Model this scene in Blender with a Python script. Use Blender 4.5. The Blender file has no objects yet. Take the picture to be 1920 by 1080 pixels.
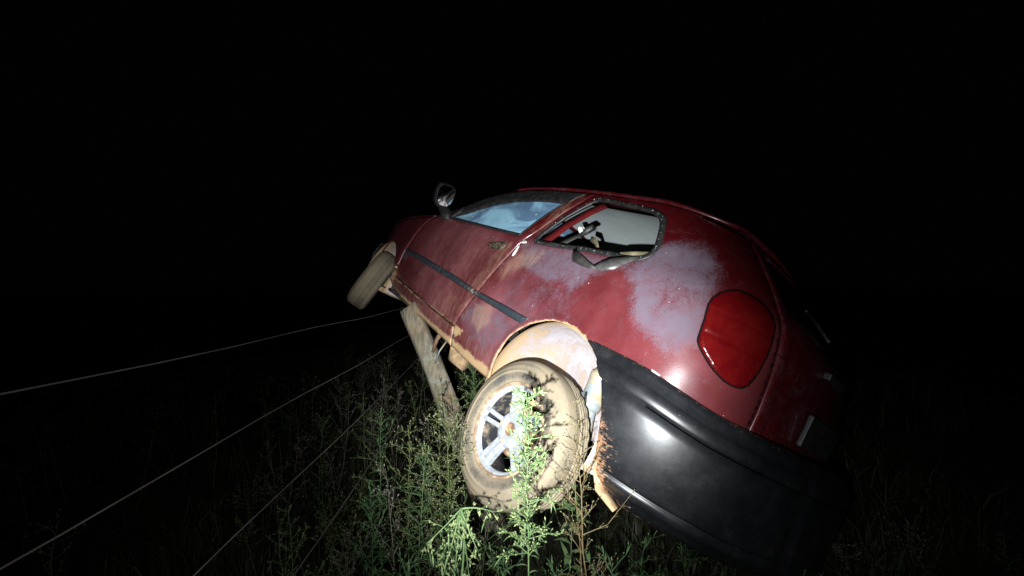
import bpy, bmesh, math, random
import numpy as np
from mathutils import Vector, Matrix, Euler, noise as mnoise
from mathutils.geometry import delaunay_2d_cdt
random.seed(11)
PI = math.pi
scene = bpy.context.scene
C = scene.collection

# ------------------------------------------------------------------ camera, night sky, torch, exposure
cam = bpy.data.cameras.new('camera'); cam.sensor_width = 36; cam.lens = 14.564
cam.clip_start = 0.05; cam.clip_end = 2000
camo = bpy.data.objects.new('camera', cam); C.objects.link(camo)
camo.location = (0, 0, 1.6); camo.rotation_euler = (math.radians(90), 0, 0)
scene.camera = camo
world = bpy.data.worlds.new('World'); scene.world = world; world.use_nodes = True
wn = world.node_tree.nodes; bg = wn['Background']
bg.inputs[0].default_value = (0.50, 0.40, 0.75, 1); bg.inputs[1].default_value = 0.0008
# the hand torch that lights the place, held low and to the left of the viewer
TORCH = Vector((-0.078, 0.0, 1.515)); AIM = Vector((0.033, 1.70, 1.337))
ld = bpy.data.lights.new('torch', 'SPOT'); ld.energy = 660; ld.color = (0.93, 0.97, 1.0)
ld.spot_size = math.radians(63); ld.spot_blend = 1.0; ld.shadow_soft_size = 0.008
lo = bpy.data.objects.new('torch', ld); C.objects.link(lo); lo.location = TORCH
lo.rotation_euler = (AIM - TORCH).to_track_quat('-Z', 'Y').to_euler()
ls = bpy.data.lights.new('torch_spill', 'SPOT'); ls.energy = 70; ls.color = (0.93, 0.97, 1.0)     # the same torch's wide dim spill
ls.spot_size = math.radians(128); ls.spot_blend = 1.0; ls.shadow_soft_size = 0.008
lso = bpy.data.objects.new('torch_spill', ls); C.objects.link(lso); lso.location = TORCH; lso.rotation_euler = lo.rotation_euler
scene.view_settings.view_transform = 'Standard'; scene.view_settings.look = 'None'
scene.view_settings.exposure = 0.0; scene.view_settings.gamma = 1.0
scene.render.engine = 'CYCLES'

# ------------------------------------------------------------------ materials
def mat(name):
    m = bpy.data.materials.new(name); m.use_nodes = True
    nt = m.node_tree; return m, nt, nt.nodes['Principled BSDF']
def N(nt, typ, **kw):
    n = nt.nodes.new(typ)
    for k, v in kw.items():
        if k.startswith('i_'): n.inputs[k[2:].replace('_', ' ')].default_value = v
        else: setattr(n, k, v)
    return n
def L(nt, a, b): nt.links.new(a, b)
def objco(nt, scale=(1, 1, 1)):
    tc = N(nt, 'ShaderNodeTexCoord'); mp = N(nt, 'ShaderNodeMapping'); mp.inputs['Scale'].default_value = scale
    L(nt, tc.outputs['Object'], mp.inputs['Vector']); return mp.outputs[0]
def noise(nt, scale, detail=6, rough=.6, vec=None, dist=0):
    n = N(nt, 'ShaderNodeTexNoise'); n.inputs['Scale'].default_value = scale; n.inputs['Detail'].default_value = detail
    n.inputs['Roughness'].default_value = rough; n.inputs['Distortion'].default_value = dist
    L(nt, vec if vec else objco(nt), n.inputs['Vector']); return n.outputs['Fac']
def math_(nt, op, a, b=None, c=None, clamp=False):
    n = N(nt, 'ShaderNodeMath', operation=op); n.use_clamp = clamp
    for i, v in enumerate((a, b, c)):
        if v is None: continue
        if isinstance(v, (int, float)): n.inputs[i].default_value = v
        else: L(nt, v, n.inputs[i])
    return n.outputs[0]
def ramp(nt, fac, lo, hi):
    n = N(nt, 'ShaderNodeMapRange', interpolation_type='SMOOTHSTEP')
    n.inputs['From Min'].default_value = lo; n.inputs['From Max'].default_value = hi
    L(nt, fac, n.inputs['Value']); return n.outputs[0]
def mixc(nt, fac, a, b):
    n = N(nt, 'ShaderNodeMix', data_type='RGBA')
    if isinstance(fac, (int, float)): n.inputs[0].default_value = fac
    else: L(nt, fac, n.inputs[0])
    for v, k in ((a, 6), (b, 7)):
        if isinstance(v, tuple): n.inputs[k].default_value = (*v, 1) if len(v) == 3 else v
        else: L(nt, v, n.inputs[k])
    return n.outputs[2]
def mixf(nt, fac, a, b):
    n = N(nt, 'ShaderNodeMix', data_type='FLOAT')
    L(nt, fac, n.inputs[0])
    for v, k in ((a, 2), (b, 3)):
        if isinstance(v, (int, float)): n.inputs[k].default_value = v
        else: L(nt, v, n.inputs[k])
    return n.outputs[0]
def attr(nt, name):
    n = N(nt, 'ShaderNodeAttribute'); n.attribute_name = name; return n.outputs['Fac']
def bump(nt, p, h, strength=.3, dist=.01):
    b = N(nt, 'ShaderNodeBump'); b.inputs['Strength'].default_value = strength; b.inputs['Distance'].default_value = dist
    L(nt, h, b.inputs['Height']); L(nt, b.outputs[0], p.inputs['Normal'])

def simple(name, c1, c2=None, scale=20, rough=.7, metal=0, lo=.4, hi=.6, bmp=0, spec=.5, coat=0):
    m, nt, p = mat(name)
    p.inputs['Roughness'].default_value = rough; p.inputs['Metallic'].default_value = metal
    p.inputs['Specular IOR Level'].default_value = spec; p.inputs['Coat Weight'].default_value = coat
    if c2:
        n = noise(nt, scale); L(nt, mixc(nt, ramp(nt, n, lo, hi), c1, c2), p.inputs['Base Color'])
        if bmp: bump(nt, p, n, bmp)
    else: p.inputs['Base Color'].default_value = (*c1, 1)
    return m

TAN = (0.47, 0.315, 0.165)
def make_paint():
    m, nt, p = mat('oxidised_red_paint')
    n1 = noise(nt, 12, 9, .72, dist=1.2); nf = noise(nt, 190, 5, .8); n0 = noise(nt, 3.2, 5, .6)
    st = noise(nt, 1, 5, .6, objco(nt, (55, 20, 5)))
    fa = math_(nt, 'ADD', attr(nt, 'fade'), math_(nt, 'ADD', math_(nt, 'MULTIPLY', math_(nt, 'SUBTRACT', n1, .5), 1.8), math_(nt, 'MULTIPLY', math_(nt, 'SUBTRACT', nf, .5), 2.8)))
    fade = ramp(nt, fa, .12, 1.15)
    du = math_(nt, 'ADD', attr(nt, 'dust'), math_(nt, 'ADD', math_(nt, 'MULTIPLY', math_(nt, 'SUBTRACT', st, .5), 1.5), math_(nt, 'MULTIPLY', math_(nt, 'SUBTRACT', n1, .5), 1.3)))
    dust = ramp(nt, du, .20, 1.25)
    mu = math_(nt, 'ADD', attr(nt, 'mud'), math_(nt, 'ADD', math_(nt, 'MULTIPLY', math_(nt, 'SUBTRACT', n1, .5), 1.4), math_(nt, 'MULTIPLY', math_(nt, 'SUBTRACT', nf, .5), .8)))
    mud = ramp(nt, mu, .40, .75)
    red = mixc(nt, ramp(nt, n0, .35, .65), (0.060, 0.0026, 0.0036), (0.082, 0.004, 0.0055))
    red = mixc(nt, math_(nt, 'MULTIPLY', attr(nt, 'chalk_beam'), math_(nt, 'ADD', .30, math_(nt, 'MULTIPLY', ramp(nt, n0, .35, .75), .45))), red, (0.39, 0.150, 0.165))     # thin chalking, with the beam's bright and dim areas put into its amount
    c = mixc(nt, math_(nt, 'MULTIPLY', fade, math_(nt, 'ADD', .45, math_(nt, 'MULTIPLY', n1, .8))), red, (0.108, 0.083, 0.110))
    c = mixc(nt, math_(nt, 'MULTIPLY', dust, .50), c, (0.34, 0.21, 0.14))
    c = mixc(nt, math_(nt, 'MULTIPLY', mud, .92), c, TAN)
    # chips and fine scratches
    vo = N(nt, 'ShaderNodeTexVoronoi'); vo.inputs['Scale'].default_value = 26; L(nt, objco(nt), vo.inputs['Vector'])
    chip = math_(nt, 'MULTIPLY', math_(nt, 'LESS_THAN', vo.outputs['Distance'], math_(nt, 'MULTIPLY', nf, .15)), math_(nt, 'GREATER_THAN', noise(nt, 6, 3, .6), .60))
    s2 = noise(nt, 1, 3, .7, objco(nt, (6, 30, 190)), dist=.8)
    scr = math_(nt, 'MULTIPLY', ramp(nt, s2, .73, .77), ramp(nt, noise(nt, 5, 3), .55, .65))
    c = mixc(nt, math_(nt, 'MULTIPLY', math_(nt, 'MAXIMUM', chip, scr), .6), c, (0.62, 0.50, 0.46))
    L(nt, c, p.inputs['Base Color'])
    allm = math_(nt, 'MAXIMUM', fade, math_(nt, 'MAXIMUM', dust, mud))
    L(nt, mixf(nt, allm, .36, .85), p.inputs['Roughness'])
    L(nt, mixf(nt, allm, .55, 0.0), p.inputs['Coat Weight']); p.inputs['Coat Roughness'].default_value = .16
    p.inputs['Specular IOR Level'].default_value = .35
    bump(nt, p, math_(nt, 'ADD', math_(nt, 'MULTIPLY', n1, .5), nf), .10, .004)
    return m
M_PAINT = make_paint()

def make_bumper_mat():
    m, nt, p = mat('scuffed_black_plastic')
    n1 = noise(nt, 14, 6, .7); nf = noise(nt, 70, 4, .7)
    st = noise(nt, 1, 4, .6, objco(nt, (22, 22, 120)), dist=1.6)
    mu = math_(nt, 'ADD', attr(nt, 'mud'), math_(nt, 'ADD', math_(nt, 'MULTIPLY', math_(nt, 'SUBTRACT', st, .5), 1.7), math_(nt, 'MULTIPLY', math_(nt, 'SUBTRACT', nf, .5), 1.6)))
    mud = ramp(nt, mu, .40, .95)
    s2 = noise(nt, 1, 3, .7, objco(nt, (9, 9, 240)), dist=.6)
    scr = math_(nt, 'MULTIPLY', ramp(nt, s2, .69, .75), ramp(nt, n1, .5, .6))
    base = mixc(nt, ramp(nt, n1, .35, .7), (0.0065, 0.0075, 0.009), (0.012, 0.0125, 0.014))
    base = mixc(nt, math_(nt, 'MULTIPLY', ramp(nt, noise(nt, 4, 7, .75), .50, .75), .5), base, (0.045, 0.042, 0.040))
    base = mixc(nt, math_(nt, 'MULTIPLY', scr, .5), base, (0.22, 0.20, 0.18))
    c = mixc(nt, math_(nt, 'MULTIPLY', mud, .85), base, (0.30, 0.155, 0.075)); L(nt, c, p.inputs['Base Color'])
    L(nt, mixf(nt, mud, math_(nt, 'ADD', .29, math_(nt, 'MULTIPLY', n1, .16)), .9), p.inputs['Roughness'])
    bump(nt, p, nf, .06, .003); return m
M_BUMPER = make_bumper_mat()

def make_tyre_mat():
    m, nt, p = mat('dusty_rubber')
    n1 = noise(nt, 9, 7, .7); nf = noise(nt, 110, 4, .7)
    a = math_(nt, 'ADD', attr(nt, 'mud'), math_(nt, 'ADD', math_(nt, 'MULTIPLY', math_(nt, 'SUBTRACT', n1, .5), 1.5), math_(nt, 'MULTIPLY', math_(nt, 'SUBTRACT', nf, .5), .9)))
    mud = ramp(nt, a, -.2, .85)
    tan = mixc(nt, ramp(nt, n1, .38, .62), (0.205, 0.172, 0.118), (0.235, 0.187, 0.125))
    L(nt, mixc(nt, math_(nt, 'MULTIPLY', mud, .93), (0.045, 0.045, 0.043), tan), p.inputs['Base Color'])
    p.inputs['Roughness'].default_value = .92; p.inputs['Specular IOR Level'].default_value = .2
    bump(nt, p, math_(nt, 'ADD', n1, nf), .25, .006); return m
M_TYRE = make_tyre_mat()

def make_arch_mat():
    m, nt, p = mat('dusty_wheelhouse')
    n1 = noise(nt, 8, 7, .65, dist=.8); nf = noise(nt, 60, 5, .7)
    a = math_(nt, 'ADD', attr(nt, 'mud'), math_(nt, 'ADD', math_(nt, 'MULTIPLY', math_(nt, 'SUBTRACT', n1, .5), 2.0), math_(nt, 'MULTIPLY', math_(nt, 'SUBTRACT', nf, .5), .8)))
    mud = ramp(nt, a, .10, 1.05)
    base = mixc(nt, ramp(nt, n1, .4, .62), (0.36, 0.335, 0.345), (0.25, 0.22, 0.225))
    base = mixc(nt, math_(nt, 'MULTIPLY', ramp(nt, nf, .55, .7), .5), base, (0.13, 0.06, 0.07))
    L(nt, mixc(nt, math_(nt, 'MULTIPLY', mud, .95), base, TAN), p.inputs['Base Color'])
    L(nt, mixf(nt, mud, .45, .9), p.inputs['Roughness']); bump(nt, p, nf, .25, .005); return m
M_ARCH = make_arch_mat()

M_ALLOY = simple('weathered_alloy', (0.40, 0.43, 0.46), (0.31, 0.325, 0.335), 40, .45, .3, bmp=.05)
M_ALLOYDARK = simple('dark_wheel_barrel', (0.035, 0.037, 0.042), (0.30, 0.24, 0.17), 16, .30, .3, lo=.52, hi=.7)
M_RUSTLIP = simple('muddy_rim_flange', (0.30, 0.215, 0.14), (0.17, 0.11, 0.065), 30, .85, bmp=.2)
M_RUST = simple('rust', (0.11, 0.058, 0.03), (0.21, 0.13, 0.075), 30, .9, bmp=.3)
M_BLACK = simple('black_rubber', (0.012, 0.012, 0.013), (0.028, 0.026, 0.024), 25, .5)
def make_trim():
    m, nt, p = mat('slate_trim')
    n1 = noise(nt, 30, 6, .7); st = noise(nt, 1, 4, .6, objco(nt, (60, 20, 8)))
    du = ramp(nt, math_(nt, 'ADD', attr(nt, 'dust'), math_(nt, 'ADD', math_(nt, 'MULTIPLY', math_(nt, 'SUBTRACT', st, .5), 1.5), math_(nt, 'MULTIPLY', math_(nt, 'SUBTRACT', n1, .5), .9))), .35, 1.1)
    L(nt, mixc(nt, math_(nt, 'MULTIPLY', du, .6), mixc(nt, ramp(nt, n1, .4, .7), (0.028, 0.037, 0.046), (0.045, 0.052, 0.058)), (0.30, 0.20, 0.13)), p.inputs['Base Color'])
    L(nt, mixf(nt, du, .38, .85), p.inputs['Roughness']); return m
M_TRIM = make_trim()
M_DARKSEAL = simple('dark_seal', (0.004, 0.004, 0.004), None, rough=.9, spec=.1)
M_DARK = simple('dark_underside', (0.02, 0.019, 0.018), (0.07, 0.05, 0.035), 14, .9)  # near-black metal with brown blotches
M_LINER = simple('grey_headlining', (0.50, 0.56, 0.555), (0.57, 0.63, 0.62), 5, .95, lo=.35, hi=.65)
M_SEAT = simple('charcoal_cloth', (0.035, 0.036, 0.04), (0.055, 0.055, 0.06), 90, .95)
M_MUDDY = simple('mud_caked_metal', TAN, (0.28, 0.185, 0.10), 18, .95, bmp=.4)
M_INRED = simple('red_inner_pillar', (0.09, 0.005, 0.006), (0.06, 0.004, 0.005), 12, .85, spec=.1)
M_STRAP = simple('webbing', (0.028, 0.027, 0.023), (0.045, 0.042, 0.036), 25, .6)
M_STRAPL = simple('highlit_webbing', (0.045, 0.043, 0.04), (0.075, 0.072, 0.07), 25, .40)  # paler copy of the webbing, its grey highlight put into the colour
M_CREAM = simple('yellowed_trim', (0.20, 0.17, 0.10), (0.11, 0.095, 0.055), 25, .6)
M_WHITE = simple('bare_filler', (0.75, 0.72, 0.68), (0.55, 0.5, 0.45), 60, .7)
M_CRUMB = simple('crumbled_glass', (0.55, 0.6, 0.6), None, rough=.15)
M_CAN = simple('dusty_grey_metal', (0.23, 0.27, 0.28), (0.37, 0.30, 0.19), 14, .5, .2, lo=.42, hi=.6, bmp=.1)
M_LAMP = simple('red_lens', (0.085, 0.002, 0.003), (0.11, 0.004, 0.004), 14, .16, coat=.5)
_nt = M_LAMP.node_tree; _v = N(_nt, 'ShaderNodeTexVoronoi'); _v.inputs['Scale'].default_value = 95; L(_nt, objco(_nt), _v.inputs['Vector']); bump(_nt, _nt.nodes['Principled BSDF'], _v.outputs['Distance'], .12, .002)
M_CLEARLAMP = simple('clear_lens', (0.5, 0.5, 0.5), None, rough=.1, coat=.6)
M_HANDLE = simple('worn_handle', (0.022, 0.022, 0.018), (0.13, 0.10, 0.065), 60, .45)
M_PLATE = simple('grey_plate', (0.35, 0.35, 0.34), (0.28, 0.27, 0.25), 20, .5)
M_MIRROR, _nt, _p = mat('mirror_glass'); _p.inputs['Base Color'].default_value = (.8, .82, .82, 1); _p.inputs['Metallic'].default_value = 1; _p.inputs['Roughness'].default_value = .06

def make_glass(name, lo, hi, col, tint=.75):
    m, nt, p = mat(name)
    out = nt.nodes['Material Output']
    p.inputs['Roughness'].default_value = .45
    sw = noise(nt, 1, 3, .5, objco(nt, (2.2, 3, 4.5)), dist=1.4)
    vo = N(nt, 'ShaderNodeTexVoronoi'); vo.inputs['Scale'].default_value = 17; L(nt, objco(nt), vo.inputs['Vector'])
    cc_ = mixc(nt, ramp(nt, sw, .38, .66), tuple(q * .42 for q in col), tuple(min(.95, q * 1.25) for q in col))
    cc_ = mixc(nt, math_(nt, 'LESS_THAN', vo.outputs['Distance'], .11), cc_, (.85, .88, .9)); L(nt, cc_, p.inputs['Base Color'])
    tr = N(nt, 'ShaderNodeBsdfTransparent'); tr.inputs[0].default_value = (tint, tint, tint, 1)
    gl = N(nt, 'ShaderNodeBsdfGlossy'); gl.inputs['Roughness'].default_value = .03
    fr = N(nt, 'ShaderNodeFresnel'); fr.inputs[0].default_value = 1.45
    m1 = N(nt, 'ShaderNodeMixShader'); L(nt, fr.outputs[0], m1.inputs[0]); L(nt, tr.outputs[0], m1.inputs[1]); L(nt, gl.outputs[0], m1.inputs[2])
    n = noise(nt, 2.6, 4, .5); n2 = noise(nt, 60, 4, .7)
    f = math_(nt, 'ADD', n, math_(nt, 'MULTIPLY', math_(nt, 'SUBTRACT', n2, .5), .25))
    r = N(nt, 'ShaderNodeMapRange'); r.inputs['From Min'].default_value = .3; r.inputs['From Max'].default_value = .7
    r.inputs['To Min'].default_value = lo; r.inputs['To Max'].default_value = hi; L(nt, f, r.inputs['Value'])
    m2 = N(nt, 'ShaderNodeMixShader'); L(nt, r.outputs[0], m2.inputs[0]); L(nt, m1.outputs[0], m2.inputs[1]); L(nt, p.outputs[0], m2.inputs[2])
    L(nt, m2.outputs[0], out.inputs['Surface']); return m
M_GLASS = make_glass('dusty_glare_glass', .72, 1.0, (0.33, 0.60, 0.93))  # dust colour made bright blue to paint in the glare on the panes
M_GLASSD = make_glass('tinted_glass', .02, .10, (0.1, 0.12, 0.14), .35)

def plant_mat(name, c1, c2, rough=.6, tr=.25):
    m, nt, p = mat(name)
    out = nt.nodes['Material Output']
    col = mixc(nt, ramp(nt, noise(nt, 30, 2), .4, .6), c1, c2)
    L(nt, col, p.inputs['Base Color']); p.inputs['Roughness'].default_value = rough; p.inputs['Specular IOR Level'].default_value = .3
    t = N(nt, 'ShaderNodeBsdfTranslucent'); L(nt, col, t.inputs[0])
    ms = N(nt, 'ShaderNodeMixShader'); ms.inputs[0].default_value = tr
    L(nt, p.outputs[0], ms.inputs[1]); L(nt, t.outputs[0], ms.inputs[2]); L(nt, ms.outputs[0], out.inputs['Surface']); return m
P_GREEN = plant_mat('green_leaf', (0.065, 0.112, 0.042), (0.097, 0.145, 0.058))
P_PALE = plant_mat('pale_bud', (0.11, 0.155, 0.055), (0.175, 0.20, 0.09))
P_OLIVE = plant_mat('olive_leaf', (0.06, 0.085, 0.028), (0.10, 0.125, 0.045))
P_OLIVEB = plant_mat('olive_bud', (0.17, 0.185, 0.09), (0.23, 0.22, 0.12))
P_DRY = plant_mat('dry_leaf', (0.075, 0.068, 0.05), (0.12, 0.108, 0.08))
P_DRYB = plant_mat('dry_seed', (0.14, 0.125, 0.10), (0.22, 0.20, 0.165))
P_DARKG = plant_mat('dark_leaf', (0.03, 0.07, 0.028), (0.05, 0.10, 0.035))
P_BROWN = plant_mat('brown_stalk', (0.15, 0.11, 0.05), (0.21, 0.16, 0.08))

# ------------------------------------------------------------------ object helpers
def tag(o, label=None, cat=None, group=None, kind=None):
    if label: o['label'] = label
    if cat: o['category'] = cat
    if group: o['group'] = group
    if kind: o['kind'] = kind
    return o
def mesh_obj(name, verts, faces, m, parent=None, smooth=True, attrs=None):
    me = bpy.data.meshes.new(name); me.from_pydata([tuple(v) for v in verts], [], [tuple(f) for f in faces])
    if attrs:
        for k, v in attrs.items():
            a = me.attributes.new(k, 'FLOAT', 'POINT'); a.data.foreach_set('value', np.asarray(v, dtype=np.float32))
    me.update()
    if smooth: me.polygons.foreach_set('use_smooth', [True] * len(me.polygons))
    me.materials.append(m)
    o = bpy.data.objects.new(name, me); C.objects.link(o)
    if parent: o.parent = parent
    return o
def empty(name, parent=None):
    o = bpy.data.objects.new(name, None); C.objects.link(o); o.empty_display_size = .1
    if parent: o.parent = parent
    return o
class MB:
    def __init__(s): s.v = []; s.f = []
    def add(s, v, f):
        b = len(s.v); s.v += [tuple(q) for q in v]; s.f += [tuple(b + i for i in q) for q in f]; return s
    def build(s, name, m, parent=None, smooth=True, attrs=None): return mesh_obj(name, s.v, s.f, m, parent, smooth, attrs)
    def grid(s, P, closed_u=False, flip=False):        # P[i][j] points
        n, k = len(P), len(P[0]); v = [q for r in P for q in r]; f = []
        for i in range(n - 1):
            for j in range(k if closed_u else k - 1):
                j2 = (j + 1) % k; q = (i * k + j, i * k + j2, (i + 1) * k + j2, (i + 1) * k + j)
                f.append(q[::-1] if flip else q)
        return s.add(v, f)
    def box(s, c, d, M=None):
        v = []
        for x in (-1, 1):
            for y in (-1, 1):
                for z in (-1, 1):
                    p = Vector((x * d[0] / 2, y * d[1] / 2, z * d[2] / 2))
                    if M: p = M @ p
                    v.append(p + Vector(c))
        return s.add(v, [(0, 1, 3, 2), (4, 6, 7, 5), (0, 4, 5, 1), (2, 3, 7, 6), (0, 2, 6, 4), (1, 5, 7, 3)])
    def tube(s, pts, r, seg=8, cap=True):
        pts = [Vector(p) for p in pts]; n = len(pts); rs = r if isinstance(r, (list, tuple)) else [r] * n
        rings = []; up = Vector((0.13, 0.21, 0.97))
        for i in range(n):
            t = (pts[min(i + 1, n - 1)] - pts[max(i - 1, 0)]).normalized()
            a = t.cross(up)
            if a.length < .05: a = t.cross(Vector((1, 0, 0)))
            a.normalize(); b = t.cross(a)
            rings.append([pts[i] + (a * math.cos(2 * PI * k / seg) + b * math.sin(2 * PI * k / seg)) * rs[i] for k in range(seg)])
        b0 = len(s.v); s.grid(rings, True)
        if cap:
            s.f.append(tuple(b0 + k for k in range(seg))); s.f.append(tuple(b0 + (n - 1) * seg + k for k in reversed(range(seg))))
        return s
def lathe(prof, c, ax, ref, seg=72, a0=0, a1=2 * PI):   # prof (axial, radius); ax axis, ref a direction in the plane
    ax = Vector(ax).normalized(); ref = Vector(ref); ref = (ref - ax * ref.dot(ax)).normalized(); b = ax.cross(ref); c = Vector(c)
    full = abs(a1 - a0 - 2 * PI) < 1e-6
    rows = []
    for (h, r) in prof:
        rows.append([c + ax * h + (ref * math.cos(t) + b * math.sin(t)) * r for t in [a0 + (a1 - a0) * k / (seg if full else seg - 1) for k in range(seg)]])
    return rows, full
def solid(o, t, off=-1):
    m = o.modifiers.new('s', 'SOLIDIFY'); m.thickness = t; m.offset = off; return o
def bev(o, w=.004, seg=2):
    m = o.modifiers.new('b', 'BEVEL'); m.width = w; m.segments = seg; m.limit_method = 'ANGLE'; m.angle_limit = math.radians(40); return o

# ------------------------------------------------------------------ the car's side surface (car space: x forward, y left, z up)
def pch(xs, ys):
    xs = np.array(xs, float); ys = np.array(ys, float); h = np.diff(xs); d = np.diff(ys) / h
    m = np.zeros(len(xs)); m[0] = d[0]; m[-1] = d[-1]
    for i in range(1, len(xs) - 1): m[i] = 0 if d[i - 1] * d[i] <= 0 else 2 * d[i - 1] * d[i] / (d[i - 1] + d[i])
    def f(x):
        x = min(max(x, xs[0]), xs[-1]); i = int(np.clip(np.searchsorted(xs, x) - 1, 0, len(xs) - 2)); t = (x - xs[i]) / h[i]
        return float((2 * t**3 - 3 * t * t + 1) * ys[i] + (t**3 - 2 * t * t + t) * h[i] * m[i] + (-2 * t**3 + 3 * t * t) * ys[i + 1] + (t**3 - t * t) * h[i] * m[i + 1])
    return f
W = pch([-.6, -.3, 0, .7, 1.5, 2.1, 2.5, 2.9, 3.15], [.76, .782, .795, .805, .80, .785, .765, .70, .58])
SEC = pch([.08, .15, .25, .40, .52, .70, .85, .92, 1.0, 1.15, 1.3, 1.4], [.085, .05, .022, .003, 0, .006, .022, .038, .07, .125, .19, .26])
XR = pch([.1, .35, .55, .7, .9, 1.0, 1.15, 1.3, 1.4], [-.72, -.78, -.78, -.77, -.73, -.66, -.53, -.38, -.27])
RAIL = pch([-.4, -.15, .1, .4, .7, 1.0, 1.2, 1.42, 1.58, 1.75, 1.93, 2.15, 2.5, 2.75, 3.0, 3.15], [1.285, 1.295, 1.305, 1.318, 1.32, 1.302, 1.262, 1.185, 1.09, .985, .90, .875, .82, .765, .66, .56])
RR = .34; TAPER = .12
def path(u, z, off=0.0, xr=XR, r=RR, tp=None):
    tp = TAPER if tp is None else tp
    X = xr(z) if callable(xr) else xr
    xc = X + r
    if u >= xc:
        return Vector((u, W(u) - SEC(z) + off, z))
    w = W(xc) - SEC(z); a = (xc - u) / r
    if a <= PI / 2:
        return Vector((xc - (r + off) * math.sin(a), w - r + (r + off) * math.cos(a) - tp * r * math.sin(a), z))
    e = (xc - u) - r * PI / 2; yy = (w - r - e) - tp * r * max(0, 1 - e / (w - r))
    crown = .035 * (1 - (yy / max(.2, w - r))**2)
    return Vector((X - off - crown, yy, z))

# ------------------------------------------------------------------ wear masks and painted beam brightness, as shapes in the plane of the side (u, z)
def poly_sd(P, Q):           # signed distance (positive inside) of points P to polygon Q
    P = np.asarray(P, float); Q = np.asarray(Q, float); d = np.full(len(P), 1e9); ins = np.zeros(len(P), bool)
    for i in range(len(Q)):
        a = Q[i]; b = Q[(i + 1) % len(Q)]; e = b - a; w = P - a
        t = np.clip((w @ e) / (e @ e + 1e-12), 0, 1); d = np.minimum(d, np.hypot(*(w - t[:, None] * e).T))
        c = ((a[1] > P[:, 1]) != (b[1] > P[:, 1]))
        with np.errstate(divide='ignore', invalid='ignore'):
            xx = (b[0] - a[0]) * (P[:, 1] - a[1]) / (b[1] - a[1]) + a[0]
        ins ^= c & (P[:, 0] < xx)
    return np.where(ins, d, -d)
FADE_REAR = [(-.189, .927), (-.232, 1.037), (-.291, 1.086), (-.342, 1.105), (-.398, 1.098), (-.47, 1.04), (-.56, .87), (-.585, .74), (-.557, .699), (-.533, .662), (-.495, .654), (-.447, .676), (-.388, .675), (-.332, .701), (-.28, .773), (-.267, .836), (-.209, .889)]
FADE_MID = [(.60, .885), (.2, .921), (-.05, .922), (-.19, .924), (-.20, .892), (-.131, .904), (-.042, .824), (.044, .70), (.104, .745), (.231, .709), (.401, .724), (.514, .786)]
FADE_LOW = [(.80, .32), (.74, .47), (.42, .50), (.27, .46), (.30, .36), (.42, .24), (.62, .25)]
PALE_LOW = [(.707, .448), (.527, .49), (.469, .396), (.548, .305), (.656, .345)]
DUST_MID = [(.55, .86), (.34, .87), (.36, .78), (.47, .72), (.58, .62), (.64, .70)]
def sm(x, a, b): t = np.clip((x - a) / (b - a), 0, 1); return t * t * (3 - 2 * t)
def ell(P, c, rx, rz): return 1 - np.hypot((P[:, 0] - c[0]) / rx, (P[:, 1] - c[1]) / rz)
def masks(P):
    P = np.asarray(P, float); u = P[:, 0]; z = P[:, 1]
    fade = np.maximum.reduce([1.1 * sm(poly_sd(P, FADE_REAR), -.06, .05) - .48 * sm(ell(P, (-.44, .84), .13, .11), 0, 1.0), .95 * sm(poly_sd(P, FADE_MID), -.05, .05), .72 * sm(poly_sd(P, FADE_LOW), -.05, .06), .42 * sm(ell(P, (.25, .55), .45, .40), 0, .7)])
    fade = np.maximum(fade, .62 * sm(ell(P, (2.03, .49), .12, .05), 0, .6))
    dust = np.maximum.reduce([.95 * sm(poly_sd(P, PALE_LOW), -.03, .03), .85 * sm(poly_sd(P, DUST_MID), -.06, .06),
        .62 * np.exp(-((u - .72 - .18 * (.8 - z)) / .12)**2) * sm(z, .28, .36) * (1 - sm(z, .84, .9)),
        .62 * np.exp(-((u - 1.0) / .30)**2) * (1 - sm(z, .38, .52)), .34 * sm(u, .62, .8) * (1 - sm(u, 1.5, 1.9)) * (1 - sm(z, .80, .95)),
        .60 * np.exp(-((u - .53) / .10)**2) * sm(z, .9, 1.0),
        .45 * (1 - sm(z, .22, .40))])
    rr = np.hypot(u + .06, z - .19)
    mud = np.maximum.reduce([1.0 * (1 - sm(z, .155 + .02 * np.maximum(0, u - 1.0), .225 + .04 * np.maximum(0, u - 1.2))),
        .62 * np.exp(-((z - .268 - .016 * np.maximum(0, u - 1.2)) / .016)**2) * (u > .7),
        .75 * (1 - sm(rr, .382, .400)), .9 * sm(ell(P, (.78, .24), .16, .06), 0, 1),
        .9 * sm(u, 2.02, 2.12) * (1 - sm(z, .30, .42))])
    chalk_beam = np.maximum.reduce([.23 + 0 * u, .58 * sm(u, .55, .95), 1.05 * sm(ell(P, (.42, .38), .52, .40), 0, .9)]) * (1 - sm(z, .86, 1.02)) * (1 - .5 * sm(u, 1.5, 2.0))  # chalking, weighted to paint in the torch's hot spot and falloff
    chalk_beam = np.maximum(chalk_beam, .45 * sm(ell(P, (.55, .72), .20, .22), 0, .8))
    return dict(fade=fade, dust=dust, mud=mud, chalk_beam=chalk_beam)

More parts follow.
